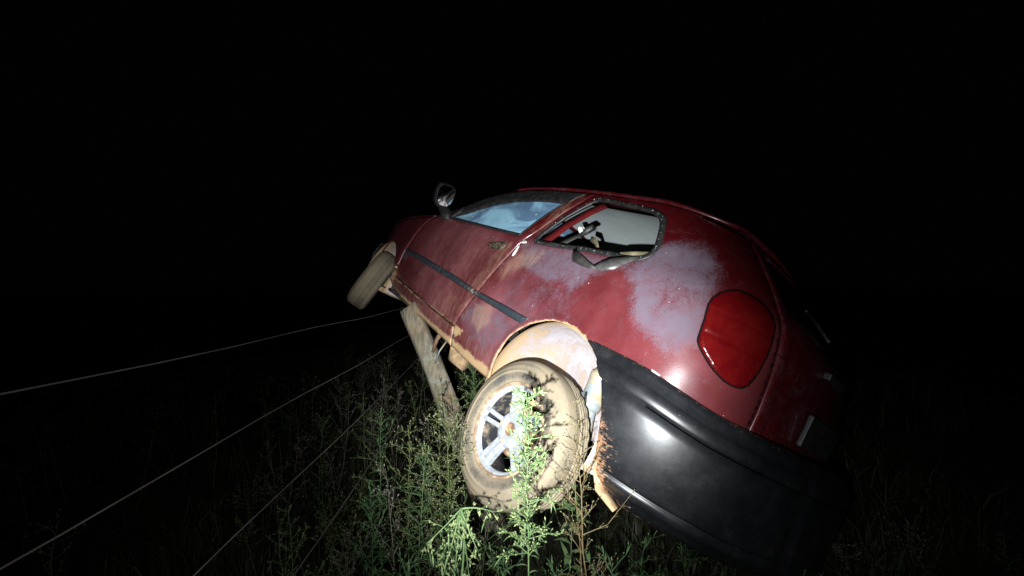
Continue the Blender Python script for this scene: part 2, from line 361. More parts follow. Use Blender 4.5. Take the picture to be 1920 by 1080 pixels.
# ------------------------------------------------------------------ panels cut out of that surface
def resample(pts, h, closed=True):
    out = []
    n = len(pts)
    for i in range(n if closed else n - 1):
        a = np.array(pts[i]); b = np.array(pts[(i + 1) % n]); k = max(1, int(math.ceil(np.linalg.norm(b - a) / h)))
        for j in range(k): out.append(tuple(a + (b - a) * j / k))
    return out
def smooth_poly(pts, k=4):      # closed Catmull-Rom
    out = []; n = len(pts); P = [np.array(p, float) for p in pts]
    for i in range(n):
        p0, p1, p2, p3 = P[i - 1], P[i], P[(i + 1) % n], P[(i + 2) % n]
        for j in range(k):
            t = j / k
            out.append(tuple(.5 * ((2 * p1) + (-p0 + p2) * t + (2 * p0 - 5 * p1 + 4 * p2 - p3) * t * t + (-p0 + 3 * p1 - 3 * p2 + p3) * t**3)))
    return out
def inset(pts, d):
    n = len(pts); P = np.array(pts); A = .5 * sum(P[i][0] * P[(i + 1) % n][1] - P[(i + 1) % n][0] * P[i][1] for i in range(n)); s = 1 if A > 0 else -1; out = []
    for i in range(n):
        e = P[(i + 1) % n] - P[i - 1]; e /= (np.linalg.norm(e) + 1e-9); out.append(tuple(P[i] + s * d * np.array([-e[1], e[0]])))
    return out
def panel(name, outline, holes, m, parent, h=.02, off=0.0, side=1, thick=.012, gap=.0025, fn=path, mk=True, edge=.003, relief=None):
    ol = inset(resample(outline, h), gap); hs = [resample(q, h) for q in holes]
    co = []; ed = []; nb = 0
    for ring in [ol] + hs:
        b = len(co); co += ring; ed += [(b + i, b + (i + 1) % len(ring)) for i in range(len(ring))]
    nb = len(co)
    A = np.array(ol); g = []
    x0, z0 = A.min(0); x1, z1 = A.max(0); row = 0
    zz = z0
    while zz < z1:
        xx = x0 + (h / 2 if row % 2 else 0)
        while xx < x1: g.append((xx, zz)); xx += h
        zz += h * .87; row += 1
    g = np.array(g); keep = poly_sd(g, ol) > h * .45
    for q in hs: keep &= poly_sd(g, q) < -h * .45
    co += [tuple(q) for q in g[keep]]
    vs, es, fs, *_ = delaunay_2d_cdt([Vector(c) for c in co], ed, [], 1, 1e-6)
    V = np.array([(v[0], v[1]) for v in vs]); cen = np.array([V[list(f)].mean(0) for f in fs])
    ok = poly_sd(cen, ol) > 0
    for q in hs: ok &= poly_sd(cen, q) < 0
    faces = [tuple(f) for f, k in zip(fs, ok) if k]
    bd = poly_sd(V, ol)
    for q in hs: bd = np.minimum(bd, -poly_sd(V, q))
    verts = []
    for (u, z), b in zip(V, bd):
        o = off - (edge if b < 1e-4 else 0)
        if relief: o += relief(u, z)
        p = fn(u, z, o); verts.append((p.x, p.y * side, p.z))
    if side > 0: faces = [f[::-1] for f in faces]
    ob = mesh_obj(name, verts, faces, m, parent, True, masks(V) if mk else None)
    # make sure normals point outward
    if thick: solid(ob, thick)
    return ob

# car root: where the car came to rest, nose up over the fence and rolled to its right
RM = Matrix(((-.53948, -.70815, .45550), (.80575, -.59121, .03519), (.24438, .38600, .88954)))
CAR = empty('car'); CAR.matrix_world = Matrix.Translation((.5235, 2.3297, .6335)) @ RM.to_4x4()
tag(CAR, 'crashed dark red three-door hatchback with faded paint, hanging nose-up on a fence', 'car')

AC = (-.06, .19); AR = .38            # rear arch
FC = (2.54, .20); FR = .36            # front arch
def arc(c, r, a0, a1, n=26): return [(c[0] + r * math.cos(math.radians(a0 + (a1 - a0) * i / n)), c[1] + r * math.sin(math.radians(a0 + (a1 - a0) * i / n))) for i in range(n + 1)]

QWIN = smooth_poly([(.50, .925), (.465, 1.075), (.395, 1.20), (.345, 1.262), (.29, 1.274), (.16, 1.262), (-.02, 1.244), (-.10, 1.222), (-.155, 1.18), (-.205, 1.09), (-.228, 1.02), (-.205, .972), (-.15, .952), (-.058, .947), (.107, .938), (.222, .926), (.43, .910)], 3)
DWIN = [(1.80, .928), (1.66, .945)] + [(1.645, .95), (1.50, 1.005), (1.414, 1.05), (1.297, 1.108), (1.169, 1.152), (1.037, 1.184), (.872, 1.208), (.741, 1.218), (.56, 1.219), (.60, 1.131), (.645, 1.027), (.667, .929), (.856, .926), (1.087, .927), (1.348, .929)]
DOOR_EDGE = [(.828, .261), (.809, .305), (.719, .551), (.654, .728), (.60, .89), (.565, .96), (.50, 1.118), (.42, 1.285), (.405, 1.308)]
rail_pts = [(x, RAIL(x) - .004) for x in np.linspace(.405, 1.9, 34)]
DOOR = DOOR_EDGE + rail_pts[1:] + [(1.97, .885), (1.995, .858), (2.075, .70), (2.115, .55), (2.105, .376), (2.06, .315), (1.99, .304), (1.756, .29), (1.269, .268), (.86, .258)]
a_lo = 180 + math.degrees(math.asin((AC[1] - .13) / AR))
aend = lambda z: XR(z) + RR - RR * 1.25
REAR_EDGE = [(aend(z), z) for z in np.linspace(.50, 1.285, 22)]
ROOFQ = [(x, RAIL(x) - .004) for x in np.linspace(aend(1.285) + .02, .40, 24)]
QUARTER = [(.325, .13), (.52, .13), (.80, .14), (.824, .262)] + DOOR_EDGE[1:] + ROOFQ[::-1] + REAR_EDGE[::-1] + arc(AC, AR, math.degrees(math.asin((.50 - .19) / AR)) * -1 + 180, -9, 30)
SILL = [(.805, .138), (.83, .256), (1.269, .262), (1.756, .284), (1.99, .298), (2.06, .309), (2.10, .36), (2.18, .36), (2.20, .25), (2.06, .205), (1.80, .18), (1.45, .157), (1.1, .148)]
fr_top = [(x, RAIL(x) - .002) for x in np.linspace(1.95, 3.14, 24)]
FENDER = [(2.112, .38), (2.120, .55), (2.08, .70), (2.0, .858), (1.975, .885)] + fr_top + [(3.14, .45), (2.885, .32)] + arc(FC, FR, 20, 153, 24)

def dent(u, z):
    return .004 * mnoise.noise(Vector((u * 5, z * 6, 3.1))) + .002 * mnoise.noise(Vector((u * 14, z * 16, 7.7)))
for sd in (1, -1):
    flip = sd
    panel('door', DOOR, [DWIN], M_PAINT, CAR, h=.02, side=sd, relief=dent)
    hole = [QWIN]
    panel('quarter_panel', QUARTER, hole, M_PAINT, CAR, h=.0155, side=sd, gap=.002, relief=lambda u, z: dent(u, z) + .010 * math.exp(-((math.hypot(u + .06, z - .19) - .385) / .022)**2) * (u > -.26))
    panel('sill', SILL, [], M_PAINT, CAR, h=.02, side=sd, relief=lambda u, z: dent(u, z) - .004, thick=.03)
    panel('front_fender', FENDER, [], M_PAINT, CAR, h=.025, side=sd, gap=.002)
    # window trims: rubber ring round the quarter opening, black frame and dusty pane in the door
    ringo = inset(QWIN, -.013); ringi = inset(QWIN, .018)
    panel('window_seal', ringo, [ringi], M_BLACK, CAR, h=.012, side=sd, off=.006, thick=.016, gap=0, mk=False, edge=.005)
    panel('door_window_seal', inset(DWIN, -.008), [inset(DWIN, .006)], M_BLACK, CAR, h=.02, side=sd, off=.004, thick=.02, gap=0, mk=False)
    panel('window_surround', [(.53, 1.222)] + [(x, RAIL(x) - .012) for x in np.linspace(.47, 1.72, 30)] + [(1.80, .945), (1.72, .945)] + inset(DWIN, -.004)[2:8], [], M_BLACK, CAR, h=.02, side=sd, off=.003, thick=.006, gap=0, mk=False, edge=.002)
    panel('door_glass', inset(DWIN, .002), [], M_GLASS, CAR, h=.04, side=sd, off=-.016, thick=0, gap=0, mk=False, edge=0)
    if sd < 0:
        panel('quarter_glass', inset(QWIN, .004), [], M_GLASSD, CAR, h=.04, side=sd, off=-.010, thick=0, gap=0, mk=False, edge=0)
    # side moulding in two lengths, split at the door edge
    for seg_ in ([(2.09, .521), (2.06, .560), (1.6, .556), (1.079, .541), (.772, .520), (.757, .486), (1.026, .497), (1.6, .511)],
                 [(.748, .486), (.755, .518), (.45, .520), (.196, .514), (.241, .473), (.45, .478)]):
        ar = [(q[0], q[1]) for q in seg_]
        panel('side_moulding', ar, [], M_TRIM, CAR, h=.013, side=sd, off=.014, thick=.018, gap=0, mk=True, edge=.008, relief=lambda u, z: .003 * math.cos((z - .505) * 140))

# tail lamps wrap round the corners; the bumper runs under them
LAMPQ = smooth_poly([(-.548, .895), (-.565, .808), (-.574, .76), (-.583, .723), (-.616, .690), (-.665, .656), (-.73, .635), (-.785, .66), (-.80, .78), (-.775, .90), (-.69, .965), (-.59, .97)], 3)
for sd in (1, -1):
    panel('lamp_gasket', inset(LAMPQ, -.004), [inset(LAMPQ, .004)], M_DARKSEAL, CAR, h=.012, side=sd, off=.006, thick=.02, gap=0, mk=False, edge=.003)
    o = panel('tail_lamp', LAMPQ, [], M_LAMP, CAR, h=.009, side=sd, off=.010, thick=.03, gap=0, mk=False, edge=.008, relief=lambda u, z: -(.004 if abs(z - .765) < .006 or abs(z - .855) < .006 else 0))

# body hatch, rear window, roof, bonnet, windscreen
zrow = list(np.linspace(.48, 1.285, 36)); tcol = list(np.linspace(-1, 1, 49))
def hatch_pt(t, z, off=0.0):
    s = 1 if t >= 0 else -1; uq = XR(z) + RR - RR * 1.28; uc = XR(z) + RR - RR * PI / 2 - (W(XR(z) + RR) - SEC(z) - RR)
    p = path(uq + (uc - uq) * (1 - abs(t)), z, off); return Vector((p.x, p.y * s, p.z))
def region_grid(name, m, keep, fn, rows, cols, parent, flip=False, mk=None):
    idx = {}; v = []; f = []; uv = []
    def gi(i, j):
        if (i, j) not in idx: idx[(i, j)] = len(v); v.append(fn(cols[j], rows[i])); uv.append((cols[j], rows[i]))
        return idx[(i, j)]
    for i in range(len(rows) - 1):
        for j in range(len(cols) - 1):
            if keep((cols[j] + cols[j + 1]) / 2, (rows[i] + rows[i + 1]) / 2):
                q = (gi(i, j), gi(i, j + 1), gi(i + 1, j + 1), gi(i + 1, j)); f.append(q[::-1] if flip else q)
    at = None
    if mk is not None: at = {k: mk(np.array(uv), k) for k in ('fade', 'dust', 'mud', 'chalk_beam')}
    return mesh_obj(name, v, f, m, parent, True, at)
zero = lambda P, k: np.zeros(len(P)) + (.18 if k == 'fade' else .1 if k == 'dust' else 0)
inwin = lambda t, z: 1.0 < z < 1.25 and abs(t) < .84
solid(region_grid('tailgate', M_PAINT, lambda t, z: not inwin(t, z), hatch_pt, zrow, tcol, CAR, True, zero), .012)
region_grid('rear_window', M_GLASSD, inwin, lambda t, z: hatch_pt(t, z, -.004), zrow, tcol, CAR, True)
b = MB(); b.tube([hatch_pt(0, 1.02, .03), hatch_pt(.25, 1.05, .03), hatch_pt(.5, 1.07, .03)], .008, 6); b.build('rear_wiper', M_BLACK, CAR)
b = MB(); b.box(hatch_pt(0, .62, .012) , (.02, .40, .13)); bev(b.build('plate_recess', M_BLACK, CAR, False), .006)
b = MB(); b.box(hatch_pt(0, .86, .012), (.03, .22, .03)); bev(b.build('tailgate_handle', M_BLACK, CAR, False), .006)

xr_rows = list(np.linspace(-.36, 1.15, 44)); ycol = list(np.linspace(-1, 1, 41))
def roof_half(x):
    z = RAIL(x); return path(max(x, aend(z)), z).y
def roof_pt(t, x, dz=0.0, k=1.0, crown=.07):
    hy = roof_half(x) * k; h = crown * (1 - .55 * sm(np.array([-x]), .0, .36)[0]); xx = x
    if x > .95: xx = x + .10 * (1 - t * t) * (x - .95) / .2
    if x < -.2: xx = x - .045 * (1 - t * t) * (-.2 - x) / .16
    return Vector((xx, hy * t, RAIL(x) - .004 + h * (1 - abs(t)**2.6)**(1 / 2.0) + dz))
solid(region_grid('roof', M_PAINT, lambda t, x: True, roof_pt, xr_rows, ycol, CAR, False, zero), .012)
def liner_pt(t, x):
    p_ = roof_pt(t, x, 0, .985, 0); p_.z = RAIL(x) - .075 + .118 * (1 - t * t); return p_
region_grid('headlining', M_LINER, lambda t, x: True, lambda t, x: liner_pt(t, x), list(np.linspace(-.30, 1.12, 30)), ycol, CAR, True)
def edge_x(v): return 1.93 + (1.13 - 1.93) * v
def screen_pt(w, v, dz=0.0):
    x = edge_x(v); z = RAIL(x); e = Vector((x, path(x, z).y - .006, z)); hh = e.y
    cz = z + (.02 + .045 * v); cx = x + .20 - .09 * v
    k = 1 - abs(w)**2.2
    return Vector((e.x + (cx - e.x) * k, hh * w, e.z + (cz - e.z) * k + dz))
vrow = list(np.linspace(0, 1, 24)); wcol = list(np.linspace(-1, 1, 33))
region_grid('windscreen', M_GLASS, lambda w, v: abs(w) < .9 and .05 < v < .95, lambda w, v: screen_pt(w, v, -.003), vrow, wcol, CAR)
solid(region_grid('windscreen_pillars', M_PAINT, lambda w, v: not (abs(w) < .9 and .05 < v < .95), screen_pt, vrow, wcol, CAR, False, zero), .02)
def hood_pt(t, x):
    z = RAIL(x); hy = path(x, z).y - .003; xx = x + (.20 * (1 - abs(t)**2.2) * max(0, 1 - (x - 1.94) / .9)) + .10 * (1 - t * t) * max(0, (x - 2.6) / .5)
    return Vector((xx, hy * t, z + .055 * (1 - abs(t)**2.6)**.5))
solid(region_grid('bonnet', M_PAINT, lambda t, x: True, hood_pt, list(np.linspace(1.94, 3.12, 30)), ycol, CAR, False, zero), .012)

# rear bumper: a deep black moulding that wraps the corner, with ledge, groove and lower rub strip
BP = [(.557, -.075), (.556, -.014), (.553, .000), (.535, .008), (.505, .018), (.498, .024), (.490, .034), (.462, .040), (.454, .038), (.449, .026), (.440, .026), (.435, .036), (.40, .0385), (.33, .0415), (.25, .042), (.18, .039), (.166, .037), (.160, .037), (.156, .047), (.131, .046), (.126, .034), (.10, .022), (.075, .0), (.06, -.05)]
XB = -.885; RB = .42
def bumper(xsign_parent, m):
    rows = []; mud = []
    for (z, o) in BP:
        dz = min(1, max(0, abs(z - AC[1]) / AR)); xs = AC[0] - AR * math.sqrt(1 - dz * dz)
        if z < AC[1]: xs = AC[0] - AR - (AC[1] - z) * .55
        xs -= .008
        xc = XB + RB; us = []
        uc = xc - RB * PI / 2 - (W(xc) - RB)
        us = [xs + (uc - xs) * (i / 62)**1.25 for i in range(63)]
        left = []
        for i, u in enumerate(us):
            oo = o - (.012 if i == 0 else 0)
            zz = z
            if u < xc:            # lower edge sweeps up a touch round the corner
                pass
            p = path(u, zz, oo, XB, RB, .20); sg = min(1, max(0, (-.42 - u) / .36)); p.z = z - .040 * sg * sg * (3 - 2 * sg) * (z - .16) / .39; left.append(p)
        right = [Vector((q.x, -q.y, q.z)) for q in left[:-1]][::-1]
        rows.append(left + right)
        ml = []
        for i, u in enumerate(us):
            d = xs - u
            mk = 1.05 * math.exp(-(d / .055)**1.3) * (.55 + .45 * math.sin(PI * min(1, max(0, (z - .06) / .30)))) * (1 if z < .30 else max(0, 1 - (z - .30) / .09)) + .40 * math.exp(-(d / .010)) + (.7 if z < .09 else 0) * math.exp(-d / .25)
            if z > .55: mk = max(mk, .42)
            if .44 <= z <= .452: mk = max(mk, .36 * math.exp(-d / .12))
            ml.append(mk * .80)
        mud += ml + ml[:-1][::-1]
    b = MB(); b.grid(rows, flip=False)
    o = b.build('rear_bumper', m, CAR, True, dict(mud=mud)); solid(o, .008); return o
bumper(1, M_BUMPER)
# front bumper and lamps (the far end, mostly out of sight)
rows = []
for (z, o) in [(.50, 0), (.46, .03), (.36, .04), (.25, .03), (.16, 0), (.12, -.05)]:
    r = []
    for i in range(41):
        t = -1 + 2 * i / 40; y = t * (.69 + o); x = 2.93 + o + .30 * (1 - abs(t)**3.0)
        r.append((x, y, z))
    rows.append(r)
b = MB(); b.grid(rows, flip=False); solid(b.build('front_bumper', M_BUMPER, CAR, True, dict(mud=[.1] * len(b.v))), .01)
for sd in (1, -1):
    b = MB(); P = []
    for i in range(9):
        P.append([(3.13 + .06 * (1 - (i / 8)) - .05 * j / 5, sd * (.36 + .22 * i / 8), .50 + .13 * j / 5) for j in range(6)])
    b.grid(P); solid(b.build('headlamp', M_CLEARLAMP, CAR), .02)
b = MB(); b.box((3.16, 0, .56), (.03, .62, .10)); bev(b.build('grille', M_BLACK, CAR, False), .01)

# wheelhouses
for (c, r, nm) in ((AC, AR, 1), (FC, FR, 0)):
    for sd in (1, -1):
        y0 = W(c[0]) - .012
        prof = [(0, r - .006), (-.012, r + .006), (-.06, r + .02), (-.16, r + .015), (-.235, r - .015), (-.275, r - .07), (-.285, r - .14), (-.28, r - .22), (-.285, .06), (-.285, .005)]
        a0, a1 = (-.20, PI + .35)
        rows, _ = lathe(prof, (c[0], y0, c[1]), (0, 1, 0), (-1, 0, 0), 44, a0, a1)
        # ribs and knocks pressed into the metal
        mud = []
        for i, row in enumerate(rows):
            for k, p in enumerate(row):
                t = a0 + (a1 - a0) * k / 43
                d = Vector((p.x - c[0], 0, p.z - c[1])).normalized() if (abs(p.x - c[0]) + abs(p.z - c[1])) > 1e-4 else Vector((0, 0, 1))
                if 1 < i < 8: row[k] = p - d * (.012 * mnoise.noise(Vector((t * 3, i * .7, c[0]))) + (.012 if abs(t - 1.0) < .05 else 0))
                mm = (.95 if i < 2 else .62 if i == 2 else .25) * (1.0 if t > 1.5 else .75)
                mud.append(mm + .5 * max(0, (t - 2.2)) )
        if sd < 0: rows = [[Vector((q.x, -q.y, q.z)) for q in r_] for r_ in rows]
        b = MB(); b.grid(rows, flip=(sd > 0)); b.build('wheelhouse', M_ARCH, CAR, True, dict(mud=mud))

# floor pan, cabin and what hangs under the car
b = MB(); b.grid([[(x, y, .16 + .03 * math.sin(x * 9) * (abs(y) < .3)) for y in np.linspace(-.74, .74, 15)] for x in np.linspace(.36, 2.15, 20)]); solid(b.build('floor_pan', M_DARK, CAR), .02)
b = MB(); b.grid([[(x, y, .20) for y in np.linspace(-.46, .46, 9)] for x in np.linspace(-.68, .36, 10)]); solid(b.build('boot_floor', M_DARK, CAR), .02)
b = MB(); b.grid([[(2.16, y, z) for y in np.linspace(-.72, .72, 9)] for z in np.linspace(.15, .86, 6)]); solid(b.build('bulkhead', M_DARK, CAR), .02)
b = MB()
P = [[(1.62 + .02 * math.cos(3 * y), y, .62), (1.58, y, .78), (1.62, y, .86), (1.75, y, .885), (2.10, y, .86)] for y in np.linspace(-.70, .70, 15)]
for q in P:
    pass
b.grid(P); b.build('dashboard', M_SEAT, CAR)
rows, full = lathe([(.012 * math.cos(a), .175 + .012 * math.sin(a)) for a in np.linspace(0, 2 * PI, 9)], (1.42, .36, .80), (-.85, 0, .5), (0, 1, 0), 36)
b = MB(); b.grid(rows, True); b.box((1.43, .36, .80), (.03, .33, .05)); b.tube([(1.44, .36, .79), (1.72, .36, .66)], .03, 8); b.build('steering_wheel', M_BLACK, CAR)
def seat(y, x, nm):
    b = MB()
    prof = [(.0, .30), (.06, .46), (.42, .50), (.50, .42), (.48, .30)]
    P = [[(x + q[0], y + s * (.22 - .03 * abs(k)), q[1]) for q in prof] for k, s in ((1, -1), (0, -.97), (0, .97), (1, 1))]
    b.grid(P)
    prof = [(.02, .40), (.12, .44), (-.04, .88), (-.10, .95), (-.18, .90), (-.06, .42)]
    P = [[(x + q[0], y + s * .22, q[1]) for q in prof] for s in (-1, -.9, .9, 1)]
    b.grid(P); b.f.append(tuple(range(len(b.v) - 6, len(b.v))))
    o = b.build(nm, M_SEAT, CAR); bev(o, .03, 3); return o
seat(.36, .95, 'front_seat'); seat(-.36, .95, 'front_seat')
b = MB()
P = [[(x, y, z) for (x, z) in [(.45, .30), (.47, .46), (.10, .48), (.02, .50), (-.14, .86), (-.22, .86), (-.12, .40)]] for y in np.linspace(-.48, .48, 7)]
b.grid(P); b.build('rear_seat', M_SEAT, CAR)
b = MB(); b.box((-.38, 0, .86), (.34, 1.1, .02)); bev(b.build('parcel_shelf', M_SEAT, CAR, False), .006)
# inner face of the quarter window: red pillar flange, belt reel, webbing and black sill trim
def in_pt(u, z, d): return path(u, z, -d)
def ribbon(pts, widths, wdir, t=.003):
    b = MB(); rows = []
    for p, w, d in zip(pts, widths, wdir):
        p = Vector(p); d = Vector(d).normalized(); rows.append([p - d * w / 2, p, p + d * w / 2])
    b.grid(rows); return b
def band(name, uz0, uz1, d0, d1, m, n=12):
    A0 = resample(uz0, 10, False) if False else uz0
    rows = []
    for i in range(n + 1):
        t = i / n
        def lerp(P):
            k = t * (len(P) - 1); a = min(int(k), len(P) - 2); f = k - a
            return (P[a][0] + (P[a + 1][0] - P[a][0]) * f, P[a][1] + (P[a + 1][1] - P[a][1]) * f)
        a = lerp(uz0); b_ = lerp(uz1); rows.append([in_pt(*a, d0), in_pt(*b_, d1)])
    b = MB(); b.grid(rows); return solid(b.build(name, m, CAR), .004)
band('inner_pillar_flange', [(.52, .905), (.46, 1.07), (.38, 1.20), (.33, 1.27)], [(.465, .90), (.415, 1.06), (.340, 1.185), (.285, 1.245)], .035, .050, M_INRED)
band('window_sill_trim', [(.50, .90), (.20, .915), (-.05, .935), (-.20, .955)], [(.44, .935), (.20, .950), (-.02, .962), (-.19, .978)], .02, .05, M_BLACK)
b = ribbon([in_pt(.40, .90, .05), in_pt(.355, .98, .06), in_pt(.30, 1.07, .07)], [.055, .05, .04], [(1, 0, .1)] * 3); solid(b.build('seat_belt', M_STRAP, CAR), .003)
b = MB(); b.tube([in_pt(.30, 1.035, .06), in_pt(.285, 1.075, .06), in_pt(.265, 1.10, .06), in_pt(.245, 1.095, .06)], [.012, .019, .018, .010], 10); b.build('belt_guide', M_BLACK, CAR)
b = MB(); b.tube([in_pt(.318, 1.06, .045), in_pt(.300, 1.073, .045)], [.020, .017], 10); b.build('belt_guide_cover', M_WHITE, CAR)
b = ribbon([in_pt(.25, 1.04, .09), in_pt(.20, 1.03, .09), in_pt(.12, .96, .09)], [.03, .04, .05], [(.3, 0, 1)] * 3); solid(b.build('torn_trim', M_CREAM, CAR), .003)
b = MB(); b.tube([in_pt(-.20, 1.005, .01), in_pt(-.15, .978, .008), in_pt(-.09, .962, .01), in_pt(-.06, .962, .02)], [.006, .016, .014, .006], 10); b.build('torn_trim', M_CREAM, CAR)
# the pulled-out strip that loops out of the quarter window over the paint
def out_pt(u, z, o): return path(u, z, o)
def strip(name, up, lw, m):
    rows = []
    for (a_, b_) in zip(up, lw):
        A_ = out_pt(*a_); B_ = out_pt(*b_); rows.append([A_, A_.lerp(B_, .5) + Vector((0, .004, 0)), B_])
    b = MB(); b.grid(rows); return solid(b.build(name, m, CAR), .0025)
strip('hanging_seal', [(.160, .935, .012), (.140, .915, .04), (.045, .888, .05), (-.02, .866, .055), (-.075, .852, .055)], [(.150, .928, .012), (.088, .848, .045), (.015, .838, .052), (-.045, .838, .055), (-.080, .842, .055)], M_STRAP)
strip('hanging_seal', [(-.055, .858, .056), (-.078, .885, .056), (-.097, .913, .05), (-.140, .948, .03), (-.172, .968, .008), (-.185, .985, -.02)], [(-.075, .838, .052), (-.125, .848, .052), (-.163, .868, .048), (-.175, .902, .035), (-.190, .943, .012), (-.21, .965, -.02)], M_STRAPL)

rc = random.Random(21); b = MB()
for k in range(70):
    i_ = rc.randrange(len(QWIN)); q = QWIN[i_]; q2 = QWIN[(i_ + 1) % len(QWIN)]; t = rc.random()
    c_ = path(q[0] + (q2[0] - q[0]) * t + rc.gauss(0, .003), q[1] + (q2[1] - q[1]) * t + rc.gauss(0, .003), .008)
    sz = rc.uniform(.0006, .0020) * (1.8 if rc.random() < .06 else 1); b.box(c_, (sz * 1.3, sz * .8, sz), Euler((rc.random() * 3, rc.random() * 3, rc.random() * 3)).to_matrix())
tag(b.build('glass_crumbs', M_CRUMB, CAR, False), kind='stuff')
# door handle, door mirror, filler where the paint has gone
HAND = smooth_poly([(.925, .815), (.86, .832), (.79, .846), (.738, .856), (.715, .835), (.735, .805), (.79, .790), (.86, .794)], 3)
for sd in (1, -1):
    o = panel('door_handle', HAND, [], M_HANDLE, CAR, h=.012, side=sd, off=.004, thick=.012, gap=0, mk=False, edge=.004, relief=lambda u, z: .012 * math.exp(-((z - .832 + .15 * (u - .80)) / .012)**2) * math.exp(-((u - .80) / .06)**2))
panel('bare_filler', smooth_poly([(.598, .893), (.56, .898), (.545, .885), (.585, .876)], 2), [], M_WHITE, CAR, h=.01, off=.004, thick=.002, gap=0, mk=False, edge=0)
panel('bare_filler', smooth_poly([(.60, .845), (.585, .86), (.575, .80), (.592, .785), (.604, .81)], 2), [], M_WHITE, CAR, h=.01, off=.004, thick=.002, gap=0, mk=False, edge=0)
panel('bare_filler', [(-.497, .562), (-.530, .556), (-.528, .549), (-.497, .554)], [], M_WHITE, CAR, h=.01, off=.006, thick=.003, gap=0, mk=False, edge=0)
def superell(c, ex, ey, ez, a, b_, c_, n=20, k=14, p=.7, taper=0):
    rows = []
    for i in range(k + 1):
        th = -PI / 2 + PI * i / k; row = []
        for j in range(n):
            ph = 2 * PI * j / n; f = lambda v: math.copysign(abs(v)**p, v)
            X = f(math.cos(th)) * f(math.cos(ph)); Y = f(math.cos(th)) * f(math.sin(ph)); Z = f(math.sin(th))
            s = 1 + taper * Z
            row.append(Vector(c) + ex * (a * X) + ey * (b_ * Y * s) + ez * (c_ * Z))
        rows.append(row)
    return rows
for sd in (1, -1):
    mc = Vector((1.66, sd * .885, 1.045)); fx = Vector((-.983, sd * .153, -.103)).normalized(); fz = Vector((.30, sd * .10, 1)); fz = (fz - fx * fz.dot(fx)).normalized(); fy = fz.cross(fx)
    b = MB(); b.grid(superell(mc, fx, fy, fz, .055, .078, .095, taper=.12), True); hs = b.build('door_mirror', M_BLACK, CAR)
    gp = [mc + fx * .0555 + fy * (.062 * math.copysign(abs(math.cos(t))**.7, math.cos(t))) * (1 + .12 * math.sin(t)) + fz * (.076 * math.copysign(abs(math.sin(t))**.7, math.sin(t))) for t in np.linspace(0, 2 * PI, 28, endpoint=False)]
    b = MB(); b.add(gp + [mc + fx * .0565], [(i, (i + 1) % 28, 28) for i in range(28)]); b.build('mirror_glass', M_MIRROR, hs)
    b = MB(); b.tube([mc - fz * .07 - fx * .01, Vector((1.70, sd * .80, .95)), Vector((1.72, sd * .74, .925))], [.035, .042, .05], 10); b.build('mirror_foot', M_BLACK, hs)
    panel('mirror_sail', [(1.88, .905), (1.84, .935), (1.70, 1.00), (1.60, 1.05), (1.58, 1.00), (1.63, .925)], [], M_BLACK, CAR, h=.02, side=sd, off=.012, thick=.02, gap=0, mk=False)

